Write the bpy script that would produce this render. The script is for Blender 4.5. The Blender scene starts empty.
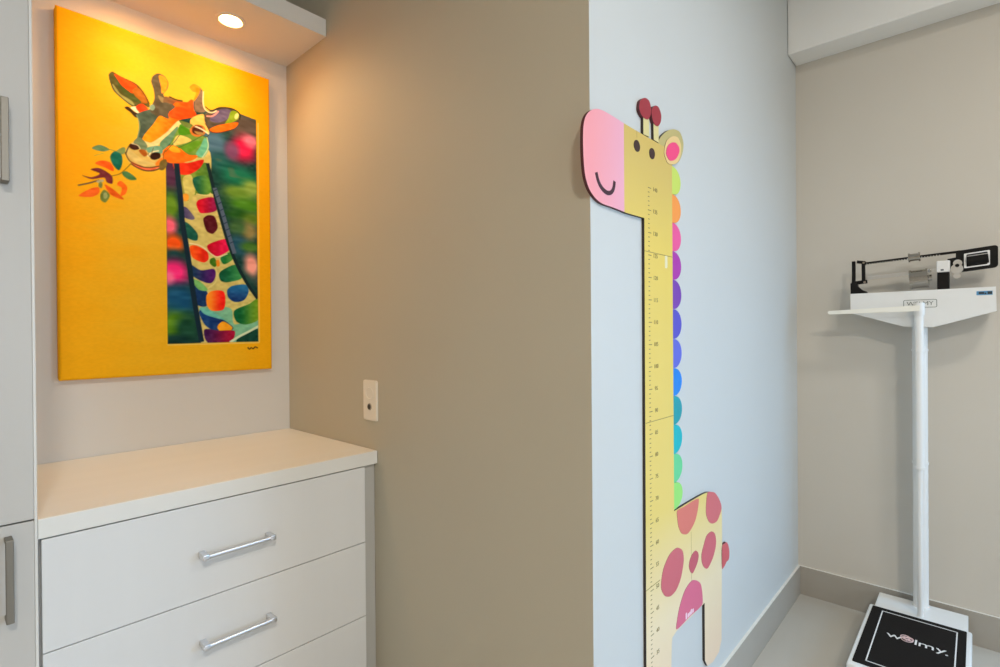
import bpy, bmesh, math, random
import numpy as np
from mathutils import Vector, Matrix
from mathutils.geometry import tessellate_polygon
random.seed(3)
SC = bpy.context.scene
COL = SC.collection
ORG = {}

# ------------------------------------------------------------------ traced data (metres / millimetres on the real surfaces)
EXPO = 0.09
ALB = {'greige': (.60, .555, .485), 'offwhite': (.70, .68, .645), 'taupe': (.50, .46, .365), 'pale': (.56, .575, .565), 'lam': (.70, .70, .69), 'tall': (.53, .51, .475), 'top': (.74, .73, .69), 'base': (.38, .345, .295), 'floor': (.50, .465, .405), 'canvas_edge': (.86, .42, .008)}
GIR = .87
PAINT_GAIN = 1.08
E_DOWN, C_DOWN = 7, (1, .745, .43)
C_LENS, E_LENS = (1, .46, .13), 130
CEILS = [(-.35, -1.0, 38, 'unseen flat round white ceiling lamp added as fill in the left half of the room'), (1.3, -.55, 10, 'flat round white ceiling lamp in front of the alcove')]  # both out of view; the left one is added to fill niche and cabinets
C_CEIL = (1, .945, .85)
E_SKY, C_SKY = 30, (.32, .63, 1)
E_FILL, C_FILL = 13, (.88, .95, 1)
SKY_TILT, SKY_TURN, SKY_SPREAD = 33, 57, 118

CAM = [522.50483,(0.67527,-0.73753,-0.00783),(0.00832,-0.003,0.99996),(0.73752,0.67531,-0.00411)]
CANVAS = (0.23177,0.79926,1.00123,1.99996)
G = {'head': [(1.0777,1.3751),(1.0019,1.3738),(0.9464,1.3763),(0.9115,1.3758),(0.8906,1.3788),(0.8704,1.3874),(0.8563,1.3985),(0.8457,1.417),(0.8413,1.4374),(0.8387,1.4708),(0.8391,1.505),(0.8432,1.5232),(0.8503,1.536),(0.8646,1.5489),(0.8823,1.5579),(0.9056,1.5632),(0.9489,1.5632),(0.9949,1.5613),(1.0803,1.5608),(1.1583,1.5609),(1.2127,1.5614)],
 'pinkcut': 0.9941,
 'belly': [(1.418,0.3823),(1.2345,0.3809),(1.209,0.3858)],
 'back': [(1.2448,0.6801),(1.3238,0.6805),(1.4313,0.6793),(1.4748,0.67),(1.5124,0.6527),(1.5393,0.626),(1.5493,0.6003)],
 'side': [(1.5518,0.5123),(1.5465,0.3396),(1.5406,0.2259)],
 'rleg': [(1.5204,0.2003),(1.4744,0.1934),(1.4344,0.2109),(1.417,0.2341)],
 'fleg': [(1.2105,0.3718),(1.1996,0.3161)],
 'horn1': [(1.0894,1.6457),(1.1093,1.6457),(1.1188,1.6318),(1.117,1.6162),(1.1047,1.6021),(1.0872,1.5991),(1.0717,1.6026),(1.0619,1.6142),(1.0675,1.6324)],
 'horn2': [(1.138,1.6435),(1.1566,1.6455),(1.1702,1.6322),(1.1673,1.6139),(1.1525,1.6),(1.1332,1.6002),(1.1227,1.6123),(1.1213,1.6288)],
 'stem1': [(1.0826,1.6059),(1.1089,1.6138),(1.1106,1.5637),(1.0819,1.5623)],
 'stem2': [(1.1316,1.6054),(1.1587,1.6133),(1.158,1.5629),(1.1327,1.5632)],
 'earback': [(1.1563,1.5617),(1.1756,1.5851),(1.2089,1.606),(1.2444,1.6187),(1.2783,1.6199),(1.2979,1.5994),(1.2924,1.5729),(1.2722,1.5473),(1.2431,1.5323),(1.2169,1.5283),(1.1837,1.5383)],
 'earfront': [(1.1847,1.5464),(1.1977,1.5772),(1.23,1.597),(1.2633,1.6027),(1.2807,1.5866),(1.2774,1.5609),(1.2527,1.5366),(1.2243,1.5272),(1.2014,1.5267)],
 'earpink': [(1.1936,1.5466),(1.2029,1.5667),(1.2251,1.5804),(1.2487,1.5857),(1.2678,1.5792),(1.2687,1.5691),(1.2548,1.5514),(1.2338,1.5391),(1.2106,1.5348)],
 'eye1': [(1.0495,1.5408),(1.0586,1.5388),(1.0645,1.5295),(1.0606,1.5194),(1.0514,1.5153),(1.0418,1.5176),(1.036,1.5258),(1.0398,1.5364)],
 'eye2': [(1.12,1.541),(1.1299,1.5404),(1.1364,1.5325),(1.1329,1.5214),(1.1237,1.5162),(1.1131,1.5182),(1.1084,1.5275),(1.1118,1.5366)],
 'mouth': [(0.884,1.4339),(0.8887,1.4217),(0.8969,1.411),(0.9119,1.4032),(0.9273,1.4008),(0.9414,1.4053),(0.9505,1.4153),(0.9534,1.4306)],
 'spots': [[(1.2453,0.6764),(1.2827,0.6767),(1.3781,0.675),(1.374,0.6488),(1.3557,0.6227),(1.3321,0.609),(1.3036,0.6023),(1.2709,0.6132),(1.253,0.6341),(1.246,0.657)],[(1.4419,0.676),(1.4694,0.6716),(1.4936,0.6639),(1.5237,0.6414),(1.5445,0.6155),(1.5443,0.6025),(1.5128,0.5798),(1.4746,0.5816),(1.4484,0.5949),(1.4307,0.6194),(1.4312,0.6489)],[(1.2387,0.5866),(1.2617,0.5785),(1.2777,0.5645),(1.2817,0.5404),(1.2638,0.5035),(1.2371,0.4841),(1.2045,0.4809),(1.1751,0.4921),(1.1563,0.514),(1.1547,0.5316),(1.1665,0.5593),(1.2,0.5826)],[(1.3568,0.5431),(1.3722,0.5335),(1.3768,0.521),(1.3658,0.5055),(1.3384,0.4902),(1.3246,0.4973),(1.3135,0.516),(1.3194,0.5303),(1.3368,0.541)],[(1.4676,0.5615),(1.4917,0.549),(1.5023,0.5264),(1.4978,0.5074),(1.4757,0.484),(1.4399,0.4684),(1.4145,0.479),(1.3986,0.4994),(1.3964,0.5195),(1.4091,0.5374),(1.4323,0.5598)],[(1.2372,0.3862),(1.2436,0.4142),(1.2569,0.4364),(1.2848,0.4621),(1.3145,0.4716),(1.3384,0.4718),(1.3672,0.4597),(1.3899,0.4425),(1.4011,0.4118),(1.3983,0.3844),(1.3131,0.3858)]],
 'tail': [(1.5468,0.4937),(1.5716,0.4966),(1.5865,0.4953),(1.6013,0.4822),(1.6101,0.459),(1.6051,0.4391),(1.5855,0.4375),(1.5676,0.4302),(1.5472,0.4308)],
 'hseam': [(1.051,1.5619),(1.0508,1.5466)],
 'mark': [(1.2963,0.3984),(1.3372,0.3962)],
 'mane': [(1.526,1.4573,(205,226,100)),(1.4573,1.3873,(255,158,70)),(1.3873,1.3174,(242,88,156)),(1.3174,1.2476,(176,46,172)),(1.2476,1.1754,(122,60,176)),(1.1754,1.102,(86,82,200)),(1.102,1.0299,(98,110,220)),(1.0299,0.9615,(14,136,232)),(0.9615,0.8907,(16,160,172)),(0.8907,0.8187,(0,186,196)),(0.8187,0.7481,(108,216,152)),(0.7481,0.6823,(158,232,122))],
 'tick': [(1.1108,1.4478),(1.1103,1.3453),(1.1028,0.4793)]}
PAINT = [
 ('p',[(253,793),(390,835),(469,849),(520,844),(521,95),(253,93)],(22,62,66),None,0),
 ('clip',),
 ('b',(484,811),(86,76,78),(66,46)),
 ('b',(389,728),(72,110,152),(40,46)),
 ('b',(413,689),(45,90,110),(40,23)),
 ('b',(431,668),(28,88,96),(53,26)),
 ('b',(467,637),(20,112,92),(59,33)),
 ('b',(477,734),(226,28,88),(40,40)),
 ('b',(503,767),(238,120,160),(26,20)),
 ('b',(443,722),(120,70,120),(23,26)),
 ('b',(467,585),(112,152,62),(53,26)),
 ('b',(505,612),(140,170,80),(33,23)),
 ('b',(486,549),(78,140,40),(53,23)),
 ('b',(460,515),(34,88,34),(40,20)),
 ('b',(505,506),(96,130,50),(33,20)),
 ('b',(488,463),(144,128,84),(30,30)),
 ('b',(457,472),(60,100,60),(26,26)),
 ('b',(460,413),(36,84,116),(30,33)),
 ('b',(498,411),(70,120,50),(30,16)),
 ('b',(501,351),(240,160,160),(23,36)),
 ('b',(478,268),(28,72,72),(26,46)),
 ('b',(266,606),(84,46,84),(20,46)),
 ('b',(264,510),(98,142,34),(20,40)),
 ('b',(261,449),(246,100,140),(20,26)),
 ('b',(271,398),(250,92,22),(26,26)),
 ('b',(273,359),(20,62,72),(20,20)),
 ('b',(273,310),(242,42,140),(40,36)),
 ('b',(257,290),(250,110,170),(16,20)),
 ('b',(283,225),(18,80,132),(46,46)),
 ('b',(271,150),(92,142,32),(43,40)),
 ('b',(304,138),(20,70,56),(30,40)),
 ('b',(276,100),(10,52,54),(46,20)),
 ('p',[(272,686),(287,568),(294,472),(303,412),(312,348),(319,280),(331,195),(338,138),(346,93),(520,95),(521,244),(487,286),(453,349),(431,419),(408,490),(391,554),(379,615),(369,710)],(208,192,122),None,1),
 ('p',[(339,199),(386,209),(435,203),(446,152),(524,179),(524,94),(440,94),(385,139)],(122,186,164),None,2),
 ('p',[(282,624),(314,634),(361,652),(375,577),(337,557),(300,558)],(140,152,60),((96,140,50),'h'),2),
 ('p',[(298,602),(321,615),(332,564),(309,524),(300,552)],(206,196,116),None,2),
 ('p',[(347,651),(363,663),(378,640),(384,569),(375,572),(361,621),(333,615)],(98,140,46),((60,110,50),'h'),2),
 ('p',[(283,619),(292,621),(302,558),(313,535),(298,537)],(150,150,70),None,2),
 ('p',[(314,545),(313,539),(310,534),(305,531),(301,531),(297,534),(295,538),(295,544),(297,550),(301,554),(306,555),(310,554),(313,551)],(240,160,50),None,1),
 ('p',[(326,606),(361,622),(375,603),(374,569),(348,559),(331,576)],(20,92,78),((96,150,60),'h'),2),
 ('p',[(335,531),(343,543),(385,557),(393,518),(348,501),(338,514)],(218,10,40),((150,20,84),'h'),2),
 ('p',[(354,484),(368,498),(387,497),(396,463),(381,441),(363,448)],(84,16,32),None,2),
 ('p',[(293,513),(309,511),(330,483),(320,476),(296,484)],(76,66,122),((110,100,140),'h'),2),
 ('p',[(295,468),(313,463),(337,436),(335,414),(312,417),(296,436)],(24,92,86),None,2),
 ('p',[(272,646),(310,650),(356,671),(346,643),(314,615),(282,613)],(236,60,26),((206,30,22),'h'),2),
 ('p',[(315,393),(333,398),(364,382),(368,359),(353,347),(322,360)],(252,92,22),((226,34,20),'h'),2),
 ('p',[(364,399),(382,414),(424,429),(432,397),(393,369),(376,376)],(192,2,40),((236,24,96),'h'),2),
 ('p',[(373,359),(385,365),(393,349),(387,336),(373,344)],(60,112,22),None,2),
 ('p',[(390,356),(399,359),(401,341),(393,338)],(226,130,30),None,2),
 ('p',[(404,367),(436,389),(441,366),(414,347)],(20,112,60),((70,140,60),'h'),2),
 ('p',[(315,338),(345,322),(384,329),(388,305),(376,284),(355,285),(321,304)],(22,58,104),((78,20,116),'h'),2),
 ('p',[(399,315),(414,331),(453,348),(471,308),(424,289),(404,293)],(4,80,60),((64,152,92),'h'),2),
 ('p',[(319,274),(360,259),(368,232),(359,209),(336,212),(325,241)],(16,52,112),None,2),
 ('p',[(317,294),(345,285),(365,260),(339,261)],(110,180,110),None,2),
 ('p',[(361,243),(376,258),(411,259),(417,228),(410,200),(375,196),(362,213)],(255,150,34),((246,22,20),'h'),2),
 ('p',[(423,263),(438,278),(481,285),(491,263),(475,233),(446,226),(426,240)],(34,112,182),((18,56,130),'v'),2),
 ('p',[(444,197),(492,221),(526,240),(525,172),(480,152),(450,163)],(0,92,62),((120,164,44),'h'),2),
 ('p',[(341,196),(396,176),(441,140),(396,127),(356,150)],(18,66,142),((20,40,100),'h'),2),
 ('p',[(341,205),(365,200),(413,169),(391,172),(354,185)],(104,190,190),None,2),
 ('p',[(392,145),(410,162),(438,143),(432,132),(401,130)],(252,168,32),None,2),
 ('p',[(354,136),(396,132),(444,131),(441,104),(429,94),(364,94)],(62,20,84),((168,16,62),'h'),2),
 ('p',[(451,94),(474,123),(525,137),(525,94)],(8,62,56),None,2),
 ('s',[(430,94),(457,112),(491,129),(525,148)],(206,222,204),7.6),
 ('s',[(334,559),(360,559),(387,567)],(226,214,150),3.1),
 ('s',[(313,403),(346,401),(377,375),(395,366),(425,382)],(236,220,190),3.3),
 ('s',[(387,334),(395,312),(389,285),(365,266)],(216,206,140),3.8),
 ('s',[(281,643),(284,604),(291,545),(294,472),(303,412),(312,348),(319,280),(331,195),(346,97)],(16,40,62),14.8),
 ('s',[(368,663),(379,615),(391,554),(408,489),(427,417),(453,349),(487,286),(520,240)],(18,40,52),10.6),
 ('s',[(388,589),(402,544),(417,492),(432,435),(447,385)],(84,100,136),12.2),
 ('s',[(386,579),(398,588)],(40,60,92),2.9),
 ('s',[(392,559),(404,568)],(40,60,92),2.9),
 ('s',[(398,539),(410,548)],(40,60,92),2.9),
 ('s',[(404,519),(416,527)],(40,60,92),2.9),
 ('s',[(410,499),(422,507)],(40,60,92),2.9),
 ('s',[(415,478),(428,487)],(40,60,92),2.9),
 ('s',[(421,458),(434,466)],(40,60,92),2.9),
 ('s',[(427,437),(440,446)],(40,60,92),2.9),
 ('s',[(433,417),(446,425)],(40,60,92),2.9),
 ('noclip',),
 ('s',[(527,836),(524,92)],(238,200,110),3.4),
 ('s',[(524,91),(252,90)],(238,200,110),3.4),
 ('s',[(486,76),(492,68),(497,76),(504,69),(509,78),(519,73)],(60,42,12),3.7),
 ('p',[(115,853),(123,864),(141,857),(180,849),(198,830),(212,802),(210,790),(194,793),(171,781),(143,797),(125,812),(118,833)],(82,80,40),None,2),
 ('p',[(127,860),(143,856),(176,848),(183,835),(170,819),(151,825),(138,842)],(248,74,12),None,2),
 ('p',[(170,827),(183,840),(198,826),(207,803),(191,798),(176,814)],(170,98,30),None,2),
 ('p',[(123,830),(132,820),(141,808),(168,796),(175,785),(162,787),(138,803),(126,815)],(156,156,100),None,2),
 ('p',[(127,853),(143,834),(168,818),(192,800),(171,797),(143,817)],(70,84,40),None,2),
 ('s',[(116,853),(119,832),(127,811),(144,797),(171,781)],(70,70,50),2.9),
 ('s',[(123,863),(141,856),(180,848),(198,830),(212,802)],(96,46,16),2.5),
 ('p',[(165,776),(180,783),(197,766),(188,760),(172,770)],(250,240,214),None,2),
 ('p',[(178,782),(194,796),(210,781),(195,762),(185,770)],(238,62,22),None,2),
 ('p',[(151,771),(160,777),(174,767),(192,761),(178,751),(165,762)],(54,32,22),None,1),
 ('p',[(178,760),(222,790),(243,780),(199,700),(181,688),(188,724),(185,747)],(74,92,88),None,2),
 ('s',[(180,759),(186,743),(187,722),(181,691)],(120,150,120),2.9),
 ('p',[(217,869),(222,887),(235,899),(251,897),(261,882),(259,862),(248,842),(252,833),(277,823),(300,812),(283,789),(263,771),(233,771),(214,779),(218,798),(225,821),(223,848)],(88,80,70),None,2),
 ('p',[(237,893),(251,895),(260,880),(254,854),(244,843),(242,863)],(246,152,36),None,2),
 ('p',[(234,834),(252,830),(281,819),(265,809),(243,816)],(140,128,100),None,2),
 ('s',[(263,839),(281,835),(300,837)],(60,56,26),5.1),
 ('p',[(226,795),(225,791),(223,787),(220,784),(216,784),(214,785),(212,789),(212,793),(214,797),(217,801),(220,802),(223,802),(225,799)],(136,166,160),None,1),
 ('p',[(252,836),(279,834),(312,838),(328,850),(334,827),(308,811),(278,806),(250,810)],(120,88,66),((246,90,20),'h'),2),
 ('p',[(280,827),(308,833),(326,850),(333,808),(357,814),(322,793),(289,775),(253,727),(214,688),(193,694),(222,746),(238,774),(260,775),(264,796)],(255,160,24),((250,66,12),'h'),2),
 ('p',[(260,781),(282,815),(322,820),(337,810),(293,780)],(252,76,14),None,2),
 ('p',[(239,779),(261,772),(260,789),(279,814),(254,819),(236,805)],(88,84,76),None,1),
 ('p',[(320,887),(331,900),(349,896),(359,881),(356,847),(365,827),(351,818),(332,818),(329,847),(340,876),(328,877)],(120,100,92),None,2),
 ('p',[(320,887),(331,900),(348,895),(346,877),(335,853),(329,847),(337,875),(328,877)],(248,140,22),None,2),
 ('p',[(360,815),(390,841),(408,853),(451,859),(469,849),(466,821),(448,793),(405,769),(378,763),(362,787)],(84,76,70),None,2),
 ('p',[(388,828),(418,851),(443,849),(432,824),(402,801),(376,801)],(98,88,136),None,2),
 ('p',[(441,850),(464,852),(461,828),(422,801),(432,824)],(132,164,40),None,2),
 ('p',[(463,838),(461,833),(458,829),(455,827),(453,828),(451,831),(451,835),(453,841),(455,845),(458,848),(461,849),(463,847),(464,843)],(210,210,150),None,1),
 ('p',[(375,773),(402,793),(462,819),(450,796),(405,771),(379,765)],(244,112,22),None,2),
 ('s',[(363,840),(382,830),(406,852),(447,861),(470,850),(467,830)],(30,36,26),3.2),
 ('s',[(358,887),(356,847),(363,828),(382,825),(397,838)],(238,220,194),3.9),
 ('s',[(366,811),(386,816),(402,838)],(242,152,160),4.3),
 ('p',[(287,774),(296,759),(242,696),(224,675),(202,670),(196,688),(215,688),(253,727)],(234,218,166),None,2),
 ('p',[(285,756),(281,730),(254,683),(240,671),(238,693),(263,727)],(98,142,122),None,2),
 ('p',[(281,738),(292,758),(326,760),(352,747),(368,743),(371,713),(353,677),(328,675),(288,677),(250,668),(263,693)],(112,150,66),None,2),
 ('p',[(287,740),(292,764),(307,759),(324,746),(292,731)],(66,136,20),None,2),
 ('p',[(272,704),(287,730),(323,723),(277,695)],(224,200,120),None,2),
 ('p',[(286,691),(336,725),(352,725),(321,687),(291,681)],(96,152,40),None,2),
 ('p',[(250,678),(266,694),(288,692),(314,677),(340,680),(328,664),(287,644),(257,640),(243,660)],(246,112,20),None,2),
 ('p',[(259,684),(270,693),(288,688),(291,678),(270,675)],(252,172,36),None,2),
 ('p',[(335,683),(348,711),(360,741),(370,733),(372,709),(355,678)],(102,184,166),None,2),
 ('s',[(367,744),(373,713),(353,677)],(206,220,190),2.5),
 ('p',[(322,790),(356,815),(361,794),(374,758),(344,768),(322,762)],(244,196,104),None,2),
 ('p',[(289,776),(326,773),(322,762),(303,761)],(100,120,60),None,2),
 ('p',[(364,765),(362,755),(354,746),(344,740),(333,738),(324,741),(319,748),(319,757),(325,766),(333,774),(344,778),(355,778),(362,773)],(206,116,48),None,1),
 ('p',[(358,764),(356,757),(351,751),(343,746),(335,745),(329,747),(325,751),(325,758),(329,764),(336,770),(343,773),(351,773),(356,769)],(76,34,24),None,1),
 ('p',[(331,754),(352,756),(360,752),(340,746)],(160,130,80),None,2),
 ('s',[(330,770),(352,767),(373,756)],(242,232,218),4.6),
 ('s',[(324,760),(337,776),(356,774)],(120,60,30),2.1),
 ('p',[(150,645),(161,667),(174,682),(196,684),(206,671),(238,681),(243,660),(249,636),(237,615),(213,602),(190,602),(167,610),(153,630)],(214,184,108),None,2),
 ('p',[(172,680),(187,696),(205,678),(200,661),(177,667)],(112,134,112),None,2),
 ('p',[(204,670),(238,684),(244,664),(221,659),(207,657)],(110,162,150),None,2),
 ('p',[(186,665),(184,661),(179,658),(173,656),(167,657),(162,660),(161,664),(161,668),(165,672),(171,674),(177,675),(182,673),(185,669)],(58,26,20),None,1),
 ('s',[(167,673),(182,673),(188,663)],(226,222,200),2.5),
 ('p',[(239,658),(239,652),(235,646),(229,642),(223,639),(217,639),(213,642),(212,647),(214,653),(219,659),(226,662),(232,663),(237,662)],(46,20,16),None,1),
 ('s',[(206,645),(216,661),(235,669)],(236,226,196),3.6),
 ('p',[(184,657),(198,663),(205,651),(197,643)],(172,92,30),None,2),
 ('p',[(154,654),(164,654),(190,635),(224,628),(237,627),(193,617),(164,629)],(220,196,130),None,2),
 ('p',[(225,628),(245,653),(250,634),(234,617)],(234,136,44),None,2),
 ('p',[(164,621),(180,617),(206,612),(238,625),(220,608),(190,603),(170,609)],(232,110,76),None,2),
 ('s',[(151,644),(160,621),(180,613),(206,611),(237,624)],(90,60,30),2.9),
 ('s',[(165,614),(186,603),(210,602),(237,615),(250,636)],(78,46,28),3.2),
 ('p',[(238,637),(252,648),(256,635),(247,615),(236,613)],(112,98,52),None,2),
 ('s',[(221,675),(212,641),(207,655)],(90,60,40),1.1),
 ('s',[(161,665),(156,652),(152,638)],(70,60,40),2.5),
 ('s',[(252,676),(245,657),(249,636)],(120,80,30),1.8),
 ('s',[(290,731),(277,707),(252,670)],(60,90,70),1.4),
 ('s',[(286,691),(321,717),(352,745)],(60,100,40),1.8),
 ('s',[(373,755),(367,744),(352,747)],(60,70,40),1.8),
 ('s',[(362,787),(378,763),(405,768),(448,793)],(90,50,30),2.1),
 ('s',[(332,845),(330,826),(337,810)],(90,70,60),2.1),
 ('s',[(166,616),(147,589),(136,577),(120,570)],(142,112,32),2.5),
 ('s',[(113,643),(126,642),(148,638)],(120,130,80),1.6),
 ('s',[(80,617),(101,629)],(186,166,66),1.9),
 ('p',[(75,637),(93,650),(114,643),(102,634),(87,633)],(98,136,104),None,2),
 ('p',[(131,643),(149,658),(151,644),(141,635)],(126,150,96),None,2),
 ('p',[(116,623),(126,640),(142,635),(144,611),(136,589),(122,602)],(14,104,96),None,2),
 ('p',[(143,584),(153,590),(168,583),(178,572),(162,567),(148,574)],(72,124,82),None,2),
 ('p',[(82,596),(95,607),(115,607),(124,593),(122,583),(105,589)],(247,92,20),None,2),
 ('p',[(53,557),(73,556),(92,570),(72,577),(89,585),(105,580),(120,568),(120,548),(108,549),(102,561),(73,551)],(114,40,52),None,1),
 ('s',[(44,528),(67,538),(91,552)],(96,84,72),3.5),
 ('p',[(101,553),(101,551),(98,548),(94,546),(90,544),(87,544),(85,545),(84,547),(86,550),(89,552),(93,554),(97,555),(100,555)],(176,166,140),None,1),
 ('p',[(98,540),(97,536),(96,532),(94,530),(92,531),(90,533),(89,536),(89,540),(90,544),(92,547),(94,548),(96,547),(97,544)],(120,130,80),None,1),
 ('p',[(45,500),(72,525),(89,531),(90,516),(74,502)],(242,102,30),None,2),
 ('p',[(103,542),(124,531),(147,509),(129,510),(114,518)],(228,92,20),None,2),
 ('p',[(131,547),(140,560),(155,545),(151,525),(139,517),(142,540)],(242,102,20),None,2),
 ('p',[(93,512),(102,527),(114,514),(104,492),(94,497)],(106,126,66),None,2),
 ('p',[(109,512),(108,507),(106,504),(104,502),(102,502),(100,504),(99,508),(99,512),(100,516),(102,519),(105,520),(107,519),(108,516)],(160,170,120),None,1)]


# ------------------------------------------------------------------ materials
def lin(c):
    return [((v/255)/12.92 if v/255 <= .04045 else ((v/255+.055)/1.055)**2.4) for v in c]
def mat(name, c, rough=.5, metal=0, spec=.5, noise=0.0, nscale=30, bump=0.0, bscale=200, coat=0, alb=None, stretch=None):
    m = bpy.data.materials.new(name); m.use_nodes = True
    nt = m.node_tree; b = nt.nodes['Principled BSDF']
    rgb = alb if alb else lin(c)
    b.inputs['Base Color'].default_value = (*rgb, 1)
    b.inputs['Roughness'].default_value = rough
    b.inputs['Metallic'].default_value = metal
    b.inputs['Specular IOR Level'].default_value = spec
    b.inputs['Coat Weight'].default_value = coat
    tc = nt.nodes.new('ShaderNodeTexCoord')
    src = tc.outputs['Object']
    if stretch:
        mp = nt.nodes.new('ShaderNodeMapping'); mp.inputs['Scale'].default_value = stretch
        nt.links.new(src, mp.inputs['Vector']); src = mp.outputs['Vector']
    if noise:
        n = nt.nodes.new('ShaderNodeTexNoise'); n.inputs['Scale'].default_value = nscale; n.inputs['Detail'].default_value = 4
        nt.links.new(src, n.inputs['Vector'])
        mx = nt.nodes.new('ShaderNodeMix'); mx.data_type = 'RGBA'
        mx.inputs[6].default_value = (*[v*(1-noise) for v in rgb], 1)
        mx.inputs[7].default_value = (*[min(1, v*(1+noise)) for v in rgb], 1)
        nt.links.new(n.outputs['Fac'], mx.inputs[0]); nt.links.new(mx.outputs[2], b.inputs['Base Color'])
    if bump:
        n2 = nt.nodes.new('ShaderNodeTexNoise'); n2.inputs['Scale'].default_value = bscale; n2.inputs['Detail'].default_value = 3
        nt.links.new(tc.outputs['Object'], n2.inputs['Vector'])
        bp = nt.nodes.new('ShaderNodeBump'); bp.inputs['Strength'].default_value = bump; bp.inputs['Distance'].default_value = .002
        nt.links.new(n2.outputs['Fac'], bp.inputs['Height']); nt.links.new(bp.outputs['Normal'], b.inputs['Normal'])
    return m
def emit(name, c, s):
    m = bpy.data.materials.new(name); m.use_nodes = True
    b = m.node_tree.nodes['Principled BSDF']
    b.inputs['Base Color'].default_value = (.9, .9, .9, 1)
    b.inputs['Emission Color'].default_value = (*c, 1); b.inputs['Emission Strength'].default_value = s
    return m
M = {}
M['greige'] = mat('greige paint', None, .62, spec=.3, noise=.03, nscale=3, bump=.06, bscale=260, alb=ALB['greige'])
M['offwhite'] = mat('warm white paint', None, .62, spec=.3, noise=.03, nscale=3, bump=.06, bscale=260, alb=ALB['offwhite'])
M['taupe'] = mat('taupe paint', None, .62, spec=.3, noise=.03, nscale=3, bump=.06, bscale=260, alb=ALB['taupe'])
M['pale'] = mat('pale wall paint', None, .5, spec=.35, noise=.02, nscale=3, bump=.05, bscale=260, alb=ALB['pale'])
M['white_paint'] = mat('white paint', None, .6, spec=.3, bump=.04, alb=(.72, .71, .68))
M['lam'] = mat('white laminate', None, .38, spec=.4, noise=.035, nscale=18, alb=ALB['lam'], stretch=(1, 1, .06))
M['tall'] = mat('dimmed white laminate', None, .38, spec=.4, noise=.035, nscale=18, alb=ALB['tall'], stretch=(1, 1, .06))  # white laminate with the dimness at the left edge put into its colour
M['lam_top'] = mat('worktop laminate', None, .34, spec=.45, noise=.03, nscale=18, alb=ALB['top'], stretch=(.06, 1, 1))
M['lam_edge'] = mat('laminate edge band', None, .4, spec=.4, alb=(.70, .69, .65))
M['dark_gap'] = mat('shadowed carcass', None, .7, alb=(.12, .11, .10))
M['chrome'] = mat('polished poise metal', None, .16, metal=1, alb=(.44, .42, .385))
M['handle'] = mat('satin chrome', None, .34, metal=1, alb=(.74, .75, .78))
M['steel'] = mat('brushed steel', None, .3, metal=1, noise=.05, nscale=90, alb=(.70, .69, .67))
M['bronze'] = mat('dark satin nickel', None, .5, metal=1, alb=(.26, .24, .205))
M['plastic'] = mat('ivory plastic', None, .35, spec=.5, alb=(.80, .75, .65))
M['hole'] = mat('dark socket hole', None, .6, alb=(.03, .025, .02))
M['enamel'] = mat('white enamel', None, .3, spec=.5, noise=.015, nscale=40, alb=(.78, .78, .765))
M['cream'] = mat('cream plastic', None, .4, spec=.5, alb=(.86, .84, .76))
M['black'] = mat('black enamel', None, .4, spec=.12, alb=(.012, .011, .010))
M['rubber'] = mat('black rubber mat', None, .7, spec=.08, noise=.2, nscale=300, bump=.2, bscale=500, alb=(.013, .011, .010))
M['print_white'] = mat('white print', None, .5, alb=(.75, .74, .72))
M['print_pink'] = mat('pink print', None, .5, alb=(.72, .50, .48))
M['print_grey'] = mat('grey print', None, .5, alb=(.17, .19, .17))
M['print_blue'] = mat('blue label', None, .4, alb=(.10, .30, .52))
M['print_ink'] = mat('ink print', None, .5, alb=(.02, .03, .04))
M['base'] = mat('baseboard', None, .4, spec=.45, noise=.04, nscale=14, alb=ALB['base'])
M['base_top'] = mat('grouted baseboard top', None, .5, alb=(.72, .69, .62))
M['glass'] = mat('window glass', None, .02, alb=(.95, .97, 1)); M['glass'].node_tree.nodes['Principled BSDF'].inputs['Transmission Weight'].default_value = 1
M['canvas_edge'] = mat('orange canvas edge', None, .75, spec=.1, noise=.06, nscale=60, alb=ALB['canvas_edge'])
M['brown_edge'] = mat('brown painted edge', None, .6, alb=(.035, .025, .02))
M['maroon_edge'] = mat('maroon painted edge', None, .6, alb=(.09, .02, .025))
M['tick'] = mat('brown ink', None, .6, alb=(.22, .17, .06))

def floor_mat():
    m = mat('floor tile', None, .22, spec=.5, noise=.05, nscale=5, alb=ALB['floor'])
    nt = m.node_tree; b = nt.nodes['Principled BSDF']
    old = b.inputs['Base Color'].links[0].from_socket
    tc = nt.nodes.new('ShaderNodeTexCoord')
    br = nt.nodes.new('ShaderNodeTexBrick'); br.offset = 0; br.inputs['Scale'].default_value = 1
    br.inputs['Mortar Size'].default_value = .002; br.inputs['Brick Width'].default_value = .9; br.inputs['Row Height'].default_value = .9
    br.inputs['Color1'].default_value = (1, 1, 1, 1); br.inputs['Color2'].default_value = (.97, .97, .97, 1); br.inputs['Mortar'].default_value = (.75, .74, .72, 1)
    mp = nt.nodes.new('ShaderNodeMapping'); mp.inputs['Location'].default_value = (.22, .35, 0)
    nt.links.new(tc.outputs['Object'], mp.inputs['Vector']); nt.links.new(mp.outputs['Vector'], br.inputs['Vector'])
    mx = nt.nodes.new('ShaderNodeMix'); mx.data_type = 'RGBA'; mx.blend_type = 'MULTIPLY'; mx.inputs[0].default_value = 1
    nt.links.new(old, mx.inputs[6]); nt.links.new(br.outputs['Color'], mx.inputs[7]); nt.links.new(mx.outputs[2], b.inputs['Base Color'])
    return m
M['floor'] = floor_mat()

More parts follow.
